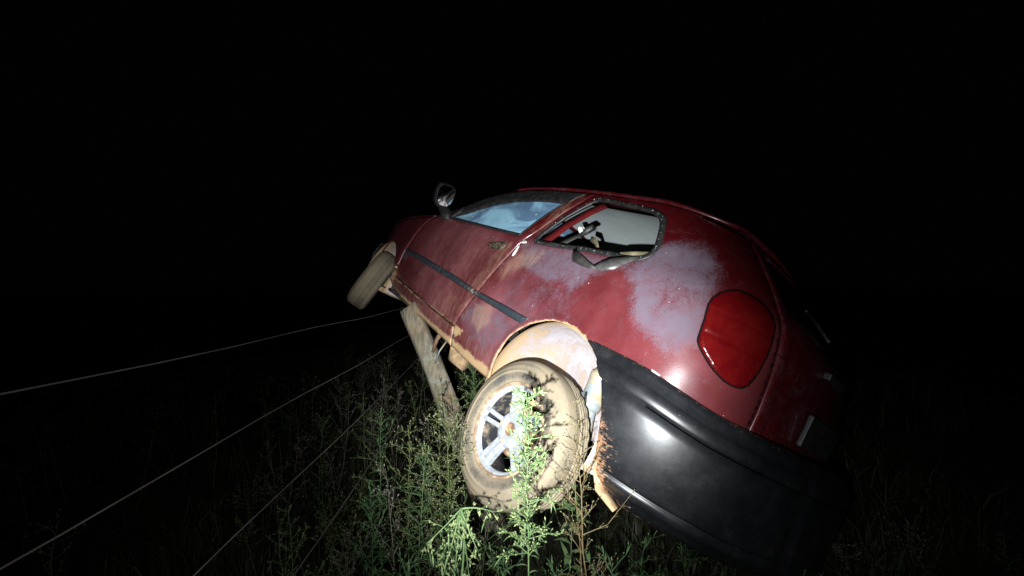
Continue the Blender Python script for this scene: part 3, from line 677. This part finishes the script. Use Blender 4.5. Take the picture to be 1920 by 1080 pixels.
# ------------------------------------------------------------------ wheels
def wheel(c, axis, ref, parent, name, detail=True, spin=0.0):
    c = Vector(c); ax = Vector(axis).normalized(); ref = Vector(ref); ref = (ref - ax * ref.dot(ax)).normalized(); bb = ax.cross(ref)
    R0 = .306; w = .168
    # rim barrel (the wheel itself); axial 0 = outer flange plane
    prof = [(.004, .195), (.006, .189), (-.004, .181), (-.014, .172), (-.045, .166), (-.10, .160), (-.16, .165), (-.17, .195)]
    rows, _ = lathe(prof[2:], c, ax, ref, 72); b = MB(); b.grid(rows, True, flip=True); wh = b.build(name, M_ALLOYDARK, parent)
    rows, _ = lathe([(-.006, .199), (.004, .196), (.007, .191), (.001, .186), (-.003, .183)], c, ax, ref, 72); b = MB(); b.grid(rows, True, flip=True); b.build('rim_flange', M_RUSTLIP, wh)
    rows, _ = lathe([(-.003, .1835), (-.005, .178), (-.012, .170), (-.022, .167)], c, ax, ref, 72); b = MB(); b.grid(rows, True, flip=True); b.build('rim_ring', M_ALLOY, wh)
    # tyre
    tp = [(-.008, .190), (.004, .200), (.012, .214), (.016, .232), (.0165, .240), (.0185, .242), (.0185, .245), (.016, .247), (.013, .262), (.007, .278), (.004, .279), (.003, .283), (-.006, .293), (-.016, .300), (-.022, .3025)]
    gro = [-.088, -.106, -.124, -.140]
    xs_ = -.026
    for g in gro:
        tp += [(g + .006, R0 - .0005), (g + .0035, R0 - .001), (g + .0025, R0 - .008), (g - .0025, R0 - .008), (g - .0035, R0 - .001)]
    tp += [(-w + .018, R0 - .002), (-w + .006, R0 - .008), (-w - .010, R0 - .03), (-w - .016, .25), (-w - .008, .20)]
    rows, _ = lathe(tp, c, ax, ref, 110)
    mud = []
    for i, (h, r) in enumerate(tp):
        base = .74 if (r < .285) else .98
        if .205 < r < .238 and h > 0: base = .26
        if r < R0 - .006 and -.14 < h < -.03: base = .25
        if h < -.11: base -= .25
        for k in range(110):
            t = 2 * PI * k / 110; p = rows[i][k]
            # scalloped shoulder blocks
            if r > .294 and h < -w + .03 and (k % 3 == 0): rows[i][k] = p - (p - c - ax * h).normalized() * .004
            mud.append(base + .22 * mnoise.noise(Vector((math.cos(t) * 2.2, math.sin(t) * 2.2, h * 6))))
    b = MB(); b.grid(rows, True, flip=True); b.build('tyre', M_TYRE, wh, True, dict(mud=mud))
    def P(a, r, h): return c + ax * h + (ref * math.cos(a) + bb * math.sin(a)) * r
    # five twin spokes
    for k in range(5):
        a = spin + k * 2 * PI / 5; d = ref * math.cos(a) + bb * math.sin(a); n_ = ax.cross(d)
        b = MB()
        for s in (-1, 1):
            prof_ = []
            for r, off_, hw, h in ((.055, .0150, .0100, -.020), (.10, .0165, .0098, -.014), (.14, .0185, .0098, -.009), (.172, .0210, .0115, -.006), (.181, .0215, .014, -.006)):
                m_ = c + d * r + n_ * (s * off_)
                prof_.append([m_ - n_ * hw + ax * (h - .030), m_ - n_ * hw + ax * h, m_ + n_ * hw + ax * h, m_ + n_ * hw + ax * (h - .030)])
            b.grid(prof_, True)
        o = b.build('spoke', M_ALLOY, wh, False); bev(o, .002, 2)
    # hub face with four bolt pockets, centre bore
    rows, _ = lathe([(-.018, .0275), (-.0155, .030), (-.0155, .050), (-.0165, .062), (-.020, .073), (-.034, .076)], c, ax, ref, 48); b = MB(); b.grid(rows, True, flip=True); b.build('hub_face', M_ALLOY, wh)
    rows, _ = lathe([(-.030, .0005), (-.028, .020), (-.020, .0285)], c, ax, ref, 28); b = MB(); b.grid(rows, True, flip=False); b.build('centre_cap', M_RUST, wh)
    for k in range(4):
        a = math.radians(90 * k + 2); q = P(a, .052, -.0155)
        rows, _ = lathe([(.0012, .0135), (.0012, .0115), (-.003, .0100)], q, ax, ref, 20); b = MB(); b.grid(rows, True, flip=True)
        rows, _ = lathe([(-.003, .010), (-.003, .0068), (.004, .0066), (.0055, .004), (.0055, .0003)], q, ax, ref, 6); b.grid(rows, True, flip=True); b.build('wheel_bolt', M_CAN, wh, False)
    # brake drum
    rows, _ = lathe([(-.055, .0005), (-.055, .095), (-.062, .105), (-.11, .107)], c, ax, ref, 40); b = MB(); b.grid(rows, True, flip=False); b.build('brake_drum', M_RUST, wh)
    return wh
# ref is car forward; lathe's second axis is ax x ref, for a left wheel this is (0,1,0)x(1,0,0) = -z
wheel((-.105, .898, .075), (0, .996, .089), (1, 0, 0), CAR, 'wheel', spin=-math.radians(66))
def ydir(st, cam_): return Vector((math.sin(st), math.cos(st), cam_))
wheel((2.665, .800, .150), ydir(math.radians(23), .17), (1, 0, 0), CAR, 'wheel', spin=.3)
wheel((-.06, -.800, .19), (0, -1, .02), (1, 0, 0), CAR, 'wheel', spin=.7)
wheel((2.54, -.790, .20), (-.25, -1, .05), (1, 0, 0), CAR, 'wheel', spin=1.1)

# running gear that shows
b = MB(); b.tube([(-.08, .62, .05), (-.06, -.62, .18)], .035, 12); b.tube([(-.105, .80, .075), (-.09, .60, .06)], .05, 12); b.build('rear_axle', M_RUST, CAR)
rows, _ = lathe([(-.09, .0005), (-.09, .046), (-.07, .050), (-.055, .050), (-.05, .056), (-.035, .056), (-.03, .050), (.04, .050), (.05, .054), (.07, .054), (.078, .046), (.09, .040), (.09, .0005)], (-.195, .60, .37), (.10, -.05, 1), (1, 0, 0), 28)
b = MB(); b.grid(rows, True, flip=True); b.build('damper', M_CAN, CAR)
b = MB(); b.tube([(-.20, .61, .33), (-.25, .60, .17), (-.24, .60, .05)], [.03, .028, .02], 12); b.build('damper_rod', M_CAN, CAR)
b = MB(); b.tube([(-.20, .665, .35), (-.235, .66, .27), (-.27, .66, .22)], .006, 6); b.build('brake_hose', M_BLACK, CAR)
b = MB(); b.tube([(2.52, .70, .10), (2.36, .58, .115), (2.02, .50, .16)], [.022, .03, .026], 8); b.build('control_arm', M_MUDDY, CAR)
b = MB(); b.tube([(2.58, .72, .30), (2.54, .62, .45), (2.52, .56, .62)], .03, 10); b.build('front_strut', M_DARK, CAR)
b = MB(); b.tube([(.62, .695, .145), (.66, .700, .105), (.76, .705, .10), (.83, .70, .145)], [.035, .05, .05, .03], 10); b.build('jacking_point', M_MUDDY, CAR)
b = MB(); b.tube([(1.10, .60, .15), (1.12, .61, .02), (1.08, .62, -.06), (1.04, .625, -.05), (1.045, .62, -.03)], .006, 6); b.build('hanging_bracket', M_CAN, CAR)
b = MB(); b.tube([(1.22, .60, .15), (1.21, .62, .07), (1.16, .63, -.01)], [.02, .016, .01], 6); b.build('hanging_bracket', M_RUST, CAR)
b = MB(); b.tube([(2.0, 0, .10), (1.2, .05, .09), (.4, .1, .10), (-.3, .2, .14), (-.66, .3, .16)], .028, 10); b.build('exhaust_pipe', M_RUST, CAR)
P = [[(-.452, .66, .22), (-.456, .775, .22)], [(-.470, .66, .14), (-.478, .775, .14)], [(-.50, .66, .09), (-.515, .77, .092)], [(-.56, .66, .07), (-.60, .76, .075)]]
b = MB(); b.grid(P); solid(b.build('mud_flap', M_MUDDY, CAR), .006)

# ------------------------------------------------------------------ ground
def gz(x, y):
    s = lambda v, a, b_: (lambda t: t * t * (3 - 2 * t))(min(1, max(0, (v - a) / (b_ - a))))
    z = .27 * s(x, .2, 1.1) * s(y, -.5, 1.6) + .25 * s(x, 1.2, 4)
    z += .70 * math.exp(-(((x + .15) / .75)**2 + ((y - 5.2) / 1.1)**2)) * (1 if True else 0)
    z += .035 * mnoise.noise(Vector((x * 1.1, y * 1.1, 0))) + .02 * mnoise.noise(Vector((x * 3.7, y * 3.7, 5)))
    return z
def axis_pts(lo, hi, near, step):
    v = []; x = -near
    while x <= near + 1e-6: v.append(x); x += step
    out = sorted(set([lo * (k / 12)**2 * 1.0 - near for k in range(1, 13)] + v + [hi * (k / 12)**2 + near for k in range(1, 13)]))
    return out
xs = axis_pts(-600, 600, 6, .15); ys = [q + 5 for q in axis_pts(-600, 600, 6, .15)]
m, nt, p = mat('weedy_soil')
n1 = noise(nt, 6, 8, .7); n2 = noise(nt, 45, 5, .7)
L(nt, mixc(nt, ramp(nt, n1, .4, .6), (0.020, 0.016, 0.011), (0.030, 0.032, 0.016)), p.inputs['Base Color']); p.inputs['Roughness'].default_value = 1
p.inputs['Specular IOR Level'].default_value = .1
bump(nt, p, math_(nt, 'ADD', n1, n2), .8, .05)
b = MB(); b.grid([[(x, y, gz(x, y)) for x in xs] for y in ys]); g = b.build('ground', m); g['kind'] = 'structure'

# ------------------------------------------------------------------ fence: leaning post and wires
def make_post_mat():
    m, nt, p = mat('weathered_post_wood')
    g1 = noise(nt, 1, 6, .65, objco(nt, (38, 38, 2.5)), dist=.6); n1 = noise(nt, 9, 6, .7); nf = noise(nt, 90, 4, .7)
    c = mixc(nt, ramp(nt, g1, .35, .65), (0.105, 0.088, 0.06), (0.215, 0.185, 0.13))
    c = mixc(nt, math_(nt, 'MULTIPLY', ramp(nt, math_(nt, 'ADD', n1, math_(nt, 'MULTIPLY', nf, .25)), .66, .82), .6), c, (0.27, 0.295, 0.24))     # lichen
    c = mixc(nt, math_(nt, 'MULTIPLY', ramp(nt, noise(nt, 5, 4), .50, .65), .55), c, (0.20, 0.12, 0.055))
    L(nt, c, p.inputs['Base Color']); p.inputs['Roughness'].default_value = .95
    bump(nt, p, g1, .8, .012); return m
PT = Vector((-.762, 3.10, 1.47)); PD = Vector((.360, -.20, -.80)).normalized()
FD = Vector((-.058, 1, -.010)).normalized()
b = MB(); rows = []
e1 = PD.cross(Vector((0, 1, 0))).normalized(); e2 = PD.cross(e1)
nseg = 26; plen = 1.95
for i in range(nseg + 1):
    t = i / nseg; c = PT + PD * (plen * t); row = []
    for k in range(20):
        a = 2 * PI * k / 20
        cs, sn = math.cos(a), math.sin(a); f = lambda v: math.copysign(abs(v)**.55, v)
        r = .072 * (1 + .04 * t) + .016 * mnoise.noise(Vector((cs * 1.5, sn * 1.5, t * 6))) + .010 * mnoise.noise(Vector((cs * 5, sn * 5, t * 2.2)))
        row.append(c + (e1 * f(cs) * r + e2 * f(sn) * r * .85) + (PD * (.02 * sn - .018 * cs) if i == 0 else Vector()))
    rows.append(row)
b.grid(rows, True, flip=True); b.f.append(tuple(range(20)))
post = b.build('fence_post', make_post_mat())
tag(post, 'leaning weathered wooden fence post with pale lichen under the car sill', 'fence post')
M_WIRE = simple('dull_wire', (0.045, 0.04, 0.036), (0.03, 0.023, 0.019), 9, .75, .2)
names = ['top fence wire meeting the head of the leaning post', 'second fence wire from the top of the leaning post', 'third fence wire from the top of the leaning post', 'fourth fence wire from the top of the leaning post', 'lowest thin fence wire close to the weed tops']
for i, (s, rad) in enumerate(((.03, .0016), (.235, .0015), (.42, .0015), (.585, .0012), (.73, .0010))):
    a = PT + PD * s - e1 * .0 + Vector((-.075, -.03, 0)) 
    pts = []
    for k in range(41):
        y = -1.2 + 10 * k / 40
        q = a + FD * ((y - a.y) / FD.y)
        d = (y - a.y); sag = .010 * math.sin(max(-1, min(1, d / 4.3)) * PI) if d < 0 else 0
        pts.append(q + Vector((.004 * math.sin(y * 3 + i), 0, sag + .003 * math.sin(y * 5 + 2 * i))))
    b = MB(); b.tube(pts, rad, 6); w_ = b.build('fence_wire', M_WIRE); tag(w_, names[i], 'wire', 'wires of the fence')
    b = MB()
    rows, _ = lathe([(.004 * math.cos(q), .0) for q in (0, 1)], (0, 0, 0), (0, 0, 1), (1, 0, 0), 4)
    # staple holding it to the post
    st = a + Vector((.006, -.005, 0))
    b = MB(); b.tube([st + Vector((.02, 0, .012)), st + Vector((-.004, -.006, .010)), st + Vector((-.004, -.006, -.010)), st + Vector((.02, 0, -.012))], .002, 5); b.build('staple', M_WIRE, w_)

# ------------------------------------------------------------------ weeds
def leaf(b, base, d, up, ln, wd, droop=.3):
    d = d.normalized(); side = d.cross(up)
    if side.length < .05: side = d.cross(Vector((1, 0, 0)))
    side.normalize(); n = side.cross(d)
    v = []; 
    for t, w in ((0, .15), (.3, .9), (.6, .8), (1, 0.02)):
        c = base + d * (ln * t) - Vector((0, 0, 1)) * (droop * ln * t * t) + n * (.04 * ln * math.sin(t * 3))
        v += [c - side * (wd * w / 2), c + side * (wd * w / 2)]
    b.add(v, [(0, 1, 3, 2), (2, 3, 5, 4), (4, 5, 7, 6)])
def bud(b, base, d, ln, wd):
    d = d.normalized(); s = d.cross(Vector((.3, .5, .8))).normalized(); n = s.cross(d)
    m0 = base + d * ln * .55; v = [base]
    for k in range(4):
        a = PI / 2 * k; v.append(m0 + (s * math.cos(a) + n * math.sin(a)) * wd / 2)
    v.append(base + d * ln)
    b.add(v, [(0, 1, 2), (0, 2, 3), (0, 3, 4), (0, 4, 1), (5, 2, 1), (5, 3, 2), (5, 4, 3), (5, 1, 4)])
def rvec(r): return Vector((r.uniform(-1, 1), r.uniform(-1, 1), r.uniform(-1, 1)))
def weed(name, label, group, base, tip, seed, mats, pan=.45, nbr=26, blen=.08, buds=7, bl=.010, bw=.0048, nleaf=30, ll=.07, lw=.009, sr=.0045, bend=0.0, ang=.9, leaf_from=.15, thin=False, cat='weed'):
    r = random.Random(seed); base = Vector(base); tip = Vector(tip); H = (tip - base).length
    n = 12; side = Vector((r.uniform(-1, 1), r.uniform(-1, 1), 0)) * bend
    spine = []
    for i in range(n + 1):
        t = i / n; spine.append(base.lerp(tip, t) + side * math.sin(t * PI) * H * .1 + rvec(r) * .004)
    def sp(t): k = min(t, .9999) * n; a = int(k); return spine[a].lerp(spine[a + 1], k - a)
    root = empty(name); root.location = base; tag(root, label, cat, group)
    st = MB(); lf = MB(); bd = MB(); o0 = base
    def loc(v): return v - o0
    st.tube([loc(q) for q in spine], [sr * (1 - .75 * i / n) for i in range(n + 1)], 6)
    for i in range(nleaf):                       # stem leaves, longer low down
        t = leaf_from + (.97 - leaf_from) * (i + r.random()) / nleaf; a = i * 2.4 + r.uniform(-.3, .3)
        d = Vector((math.cos(a), math.sin(a), r.uniform(.1, .9)))
        k = 1 - .65 * t
        leaf(lf, loc(sp(t)), d, Vector((0, 0, 1)), ll * k * r.uniform(.7, 1.25), lw * (.5 + .5 * k) * r.uniform(.8, 1.2), r.uniform(.1, .6))
    for i in range(nbr):                         # panicle branches
        s = (i + r.random() * .8) / nbr; t = 1 - pan * (1 - s); a = i * 2.4 + r.uniform(-1.1, 1.1)
        prof = math.sin(min(1, (1 - s) * 1.15 + .12) * PI * .62) ** .8
        ln = blen * prof * r.uniform(.35, 1.35) + .012
        d = Vector((math.cos(a), math.sin(a), r.uniform(.15, 1.35) * ang)).normalized(); p0 = sp(t)
        p1 = p0 + d * ln * .55 + rvec(r) * ln * .10; p2 = p0 + d * ln + Vector((0, 0, r.uniform(-.15, .25) * ln)) + rvec(r) * ln * .14
        st.tube([loc(p0), loc(p1), loc(p2)], [sr * .35, sr * .28, sr * .15], 4, False)
        nb = max(2, int(buds * (.5 + ln / blen * .6)))
        for j in range(nb):
            tt = .25 + .75 * (j + r.random()) / nb
            q = p0.lerp(p1, tt * 2) if tt < .5 else p1.lerp(p2, tt * 2 - 1)
            e = (d + rvec(r) * .8 + Vector((0, 0, .3))).normalized(); sl = r.uniform(.006, .02) * (blen / .08)
            st.tube([loc(q), loc(q + e * sl)], sr * .12, 3, False)
            bud(bd, loc(q + e * sl), (e + rvec(r) * .3), bl * r.uniform(.7, 1.3), bw * r.uniform(.8, 1.2))
            if r.random() < .7: leaf(lf, loc(q), e + rvec(r) * .5, Vector((0, 0, 1)), ll * .36 * r.uniform(.6, 1.3), lw * .45, .2)
    st.build('stem', mats[0], root)
    if lf.v: tag(lf.build('leaves', mats[1], root, False), kind='stuff')
    if bd.v: tag(bd.build('buds', mats[2], root, False), kind='stuff')
    return root
GRN = (P_GREEN, P_GREEN, P_PALE); OLV = (P_OLIVE, P_OLIVE, P_OLIVEB); DRY = (P_DRY, P_DRY, P_DRYB); BRN = (P_BROWN, P_BROWN, P_OLIVEB); DKG = (P_DARKG, P_DARKG, P_OLIVE)
weed('tall_weed', 'tall bright green weed with pale buds standing against the rear wheel rim', None, (.056, 1.03, gz(.056, 1.03)), (.038, 1.02, 1.341), 3, GRN, pan=.31, nbr=76, blen=.052, buds=8, nleaf=60, ll=.075, lw=.008, sr=.004, bl=.0095, bw=.0043, bend=.10)
# bent-over weed: arching top with drooping sprays
def bent_weed(base, top, sprays, seed, mats, label):
    r = random.Random(seed); base = Vector(base); top = Vector(top); root = empty('bent_weed'); root.location = base; tag(root, label, 'weed')
    st = MB(); lf = MB(); bd = MB(); n = 8
    sp = [base.lerp(top, i / n) + Vector((.012 * math.sin(i), .0, 0)) for i in range(n + 1)]
    st.tube([q - base for q in sp], [.005 - .0025 * i / n for i in range(n + 1)], 6)
    for end, drop in sprays:
        end = Vector(end); mid = top.lerp(end, .5) + Vector((0, 0, drop)); pts = []
        for i in range(9):
            t = i / 8; pts.append((top * (1 - t)**2 + mid * 2 * t * (1 - t) + end * t * t))
        st.tube([q - base for q in pts], [.0026 - .0018 * i / 8 for i in range(9)], 5)
        for i in range(1, 9):
            for j in range(2):
                q = pts[i] ; e = (Vector((0, 0, -.7)) + rvec(r) * .9).normalized(); sl = r.uniform(.006, .04); q2 = q + e * sl
                st.tube([q - base, q2 - base], .0007, 3, False)
                for k in range(3):
                    q3 = q.lerp(q2, r.uniform(.4, 1)); bud(bd, q3 - base, e + rvec(r) * .7, r.uniform(.007, .012), .0045)
                if r.random() < .5: leaf(lf, q2 - base, e, Vector((0, 0, 1)), r.uniform(.015, .035), .004, .3)
    for i in range(10):
        t = .1 + .8 * i / 10; a = i * 2.4; leaf(lf, base.lerp(top, t) - base, Vector((math.cos(a), math.sin(a), .4)), Vector((0, 0, 1)), .07, .007, .4)
    st.build('stem', mats[0], root); tag(lf.build('leaves', mats[1], root, False), kind='stuff'); tag(bd.build('buds', mats[2], root, False), kind='stuff')
bent_weed((-.142, 1.07, gz(-.142, 1.07)), (-.130, 1.05, 1.040), [((-.212, 1.03, .965), -.006), ((-.195, 1.09, .875), -.012), ((-.172, 1.02, .885), -.012), ((-.108, 1.06, .85), -.004), ((-.05, 1.07, 1.022), .012), ((-.085, 1.02, .955), -.008), ((-.150, 1.05, .83), -.01)], 5, (P_GREEN, P_GREEN, P_PALE), 'green weed with snapped top and drooping seed sprays beside the rear tyre')
weed('branching_weed', 'olive brown branching weed with tiny seed heads below the bumper corner', None, (.32, 1.22, gz(.32, 1.22)), (.205, 1.27, 1.16), 8, BRN, pan=.55, nbr=34, blen=.12, buds=8, nleaf=14, ll=.05, lw=.006, sr=.004, bl=.007, bw=.0036, bend=.4)
weed('branching_weed', 'thin olive weed twig with dark seed heads crossing the tyre tread', None, (.26, 1.30, gz(.26, 1.3)), (.185, 1.30, 1.255), 9, BRN, pan=.30, nbr=12, blen=.06, buds=5, nleaf=8, ll=.04, lw=.005, sr=.0025, bl=.006, bw=.003, bend=.3)
weed('bushy_weed', 'green leafy weed growing between the sill and the leaning post', None, (-.17, 2.35, gz(-.17, 2.35)), (-.225, 2.42, 1.17), 12, GRN, pan=.35, nbr=40, blen=.10, buds=5, nleaf=60, ll=.10, lw=.008, bend=.2)
weed('bushy_weed', 'yellow green bushy weed low beside the left edge of the rear tyre', None, (-.24, 1.72, gz(-.24, 1.72)), (-.262, 1.70, 1.06), 13, OLV, pan=.55, nbr=46, blen=.13, buds=9, nleaf=40, ll=.08, lw=.009, bl=.011, bw=.005, bend=.2)
weed('bushy_weed', 'greyish green weed behind the rear tyre near the post foot', None, (-.30, 2.15, gz(-.30, 2.15)), (-.285, 2.15, 1.02), 14, OLV, pan=.5, nbr=30, blen=.10, buds=7, nleaf=30, ll=.08, lw=.008, bend=.2)
weed('leafy_weed', 'dark green broad leaved weed under the rear tyre and bumper', None, (.20, 1.55, gz(.20, 1.55)), (.22, 1.52, .84), 15, (P_GREEN, P_GREEN, P_PALE), pan=.1, nbr=4, blen=.03, nleaf=16, ll=.16, lw=.03, leaf_from=.5)
MIX = (P_GREEN, P_DARKG, P_OLIVE)
for (bx_, by_, tx_, tz_, mt_, lb_) in ((-.33, 1.60, -.335, .97, MIX, 'fresh green leafy weed just left of the yellow green bush by the tyre'), (-.43, 1.75, -.44, 1.02, OLV, 'olive leafy weed below the second fence wire'),
        (-.20, 1.36, -.205, .80, DKG, 'dark green leafy weed filling the gap behind the bent weed'), (-.50, 1.50, -.52, .84, DKG, 'broad dark green weed under the third fence wire'), (.00, 1.25, -.03, .80, DKG, 'dark green leafy weed under the front of the rear tyre'),
        (.14, 1.15, .13, .80, DKG, 'short dark weed beside the stem of the tall bright weed'), (-.60, 1.95, -.62, 1.00, MIX, 'green weed with open sprays under the top wire'), (-.36, 2.05, -.37, 1.10, OLV, 'olive weed against the foot of the leaning post'),
        (.30, 1.10, .27, .84, DKG, 'dark weed with fine seed heads under the bumper lip'), (-.30, 1.20, -.31, .78, DKG, 'low dark weed in front of the fence wires')):
    weed('leafy_weed', lb_, None, (bx_, by_, gz(bx_, by_) - .01), (tx_, by_ + .02, tz_), int(1000 + bx_ * 100 + by_ * 37), mt_, pan=.5, nbr=32, blen=.10, buds=5, nleaf=56, ll=.10, lw=.011, sr=.0035, bl=.008, bw=.004, bend=.3, leaf_from=.3)
rs = random.Random(77)
# dim stand of weeds beside and beyond the wires
for i in range(64):
    y = rs.uniform(1.35, 4.4); x = rs.uniform(-.62, -.02) * y - .05
    if x > -.2 and y > 1.9: continue
    if (abs(x - (-.6)) < .10 and 2.6 < y < 3.2): continue
    h = rs.uniform(.35, .95) * (.85 if x < -.35 * y else 1.0)
    k = rs.random(); mt = DRY if k < .55 else OLV if k < .8 else GRN
    lx = rs.uniform(-.15, .12)
    lab = ('tall ' if h > .75 else 'short ' if h < .5 else '') + ('dry grey brown' if k < .55 else 'olive' if k < .8 else 'pale budding green') + (' weed leaning over' if abs(lx) > .08 else ' upright weed') + (' beyond the fence wires' if x < -.30 * y - .06 else ' beside the leaning post' if y > 2.3 else ' between the wires and the rear tyre')
    weed('weed', lab, 'weeds growing along the fence', (x, y, gz(x, y) - .01), (x + lx, y + rs.uniform(-.1, .1), gz(x, y) + h), 100 + i, mt, pan=rs.uniform(.35, .6), nbr=16, blen=rs.uniform(.06, .13), buds=5, nleaf=18, ll=.08, lw=.007, sr=.0035, bl=.009, bw=.0045, bend=rs.uniform(0, .6))
for i in range(34):
    x = rs.uniform(.05, 2.2); y = rs.uniform(.95, 1.75) if x < .6 else rs.uniform(1.0, 2.0)
    top = min(.82 - .28 * max(0, x - .3), .8) * rs.uniform(.55, 1.0)
    dk = rs.random() < .6
    weed('low_weed', ('dark green' if dk else 'dry brown') + (' weed in the shade under the bumper corner' if x < .75 else ' weed below the middle of the rear bumper' if x < 1.45 else ' weed beyond the far end of the rear bumper'), 'weeds beneath the rear bumper', (x, y, gz(x, y) - .01), (x + rs.uniform(-.1, .1), y + rs.uniform(-.08, .08), max(gz(x, y) + .2, top)), 300 + i, DKG if dk else DRY, pan=.45, nbr=14, blen=.08, buds=4, nleaf=22, ll=.09, lw=.009, sr=.003, bend=.4)
for i in range(40):
    x = rs.uniform(-4.5, -1.1); y = rs.uniform(1.6, 6.5)
    if x > -.25 * y: continue
    fh = rs.uniform(.4, .95); dk = rs.random() < .7; lx = rs.uniform(-.15, .15)
    weed('field_weed', ('tall ' if fh > .75 else 'short ' if fh < .55 else 'knee-high ') + ('dry brown' if dk else 'faint olive') + (' weed leaning' if abs(lx) > .08 else ' weed upright') + ' in the dark field outside the fence', 'weeds in the dark field', (x, y, gz(x, y) - .01), (x + lx, y + rs.uniform(-.1, .1), gz(x, y) + fh), 500 + i, DRY if dk else OLV, pan=.5, nbr=12, blen=.09, buds=4, nleaf=12, ll=.08, lw=.008, sr=.0035, bend=.4)

# grass and ground cover, nothing one could count
v = []; f = []; rg = np.random.RandomState(4)
def blades(n, x0, x1, y0, y1, hmin, hmax):
    for _ in range(n):
        x = rg.uniform(x0, x1); y = rg.uniform(y0, y1)
        if mnoise.noise(Vector((x * 2.3, y * 2.3, 9.1))) < rg.uniform(-.25, .35): continue
        h = rg.uniform(hmin, hmax) * (1.6 if rg.rand() < .06 else 1); a = rg.uniform(0, 2 * PI); z = gz(x, y) - .01; w = rg.uniform(.0015, .008); lx, ly = rg.normal(0, .42, 2) * h
        cx_, sx_ = math.cos(a) * w, math.sin(a) * w; b0 = len(v)
        v.extend([(x - cx_, y - sx_, z), (x + cx_, y + sx_, z), (x - cx_ * .7 + lx * .4, y - sx_ * .7 + ly * .4, z + h * .6), (x + cx_ * .7 + lx * .4, y + sx_ * .7 + ly * .4, z + h * .6), (x + lx, y + ly, z + h * .92)])
        f.extend([(b0, b0 + 1, b0 + 3, b0 + 2), (b0 + 2, b0 + 3, b0 + 4)])
blades(26000, -2.6, 2.6, .75, 4.5, .08, .28); blades(14000, -7, 4, 3, 9, .12, .45)
go = mesh_obj('grass', v, f, plant_mat('night_grass', (0.016, 0.026, 0.010), (0.038, 0.036, 0.02)), None, False)
tag(go, 'low rough grass covering the ground under the weeds', 'grass', kind='stuff')
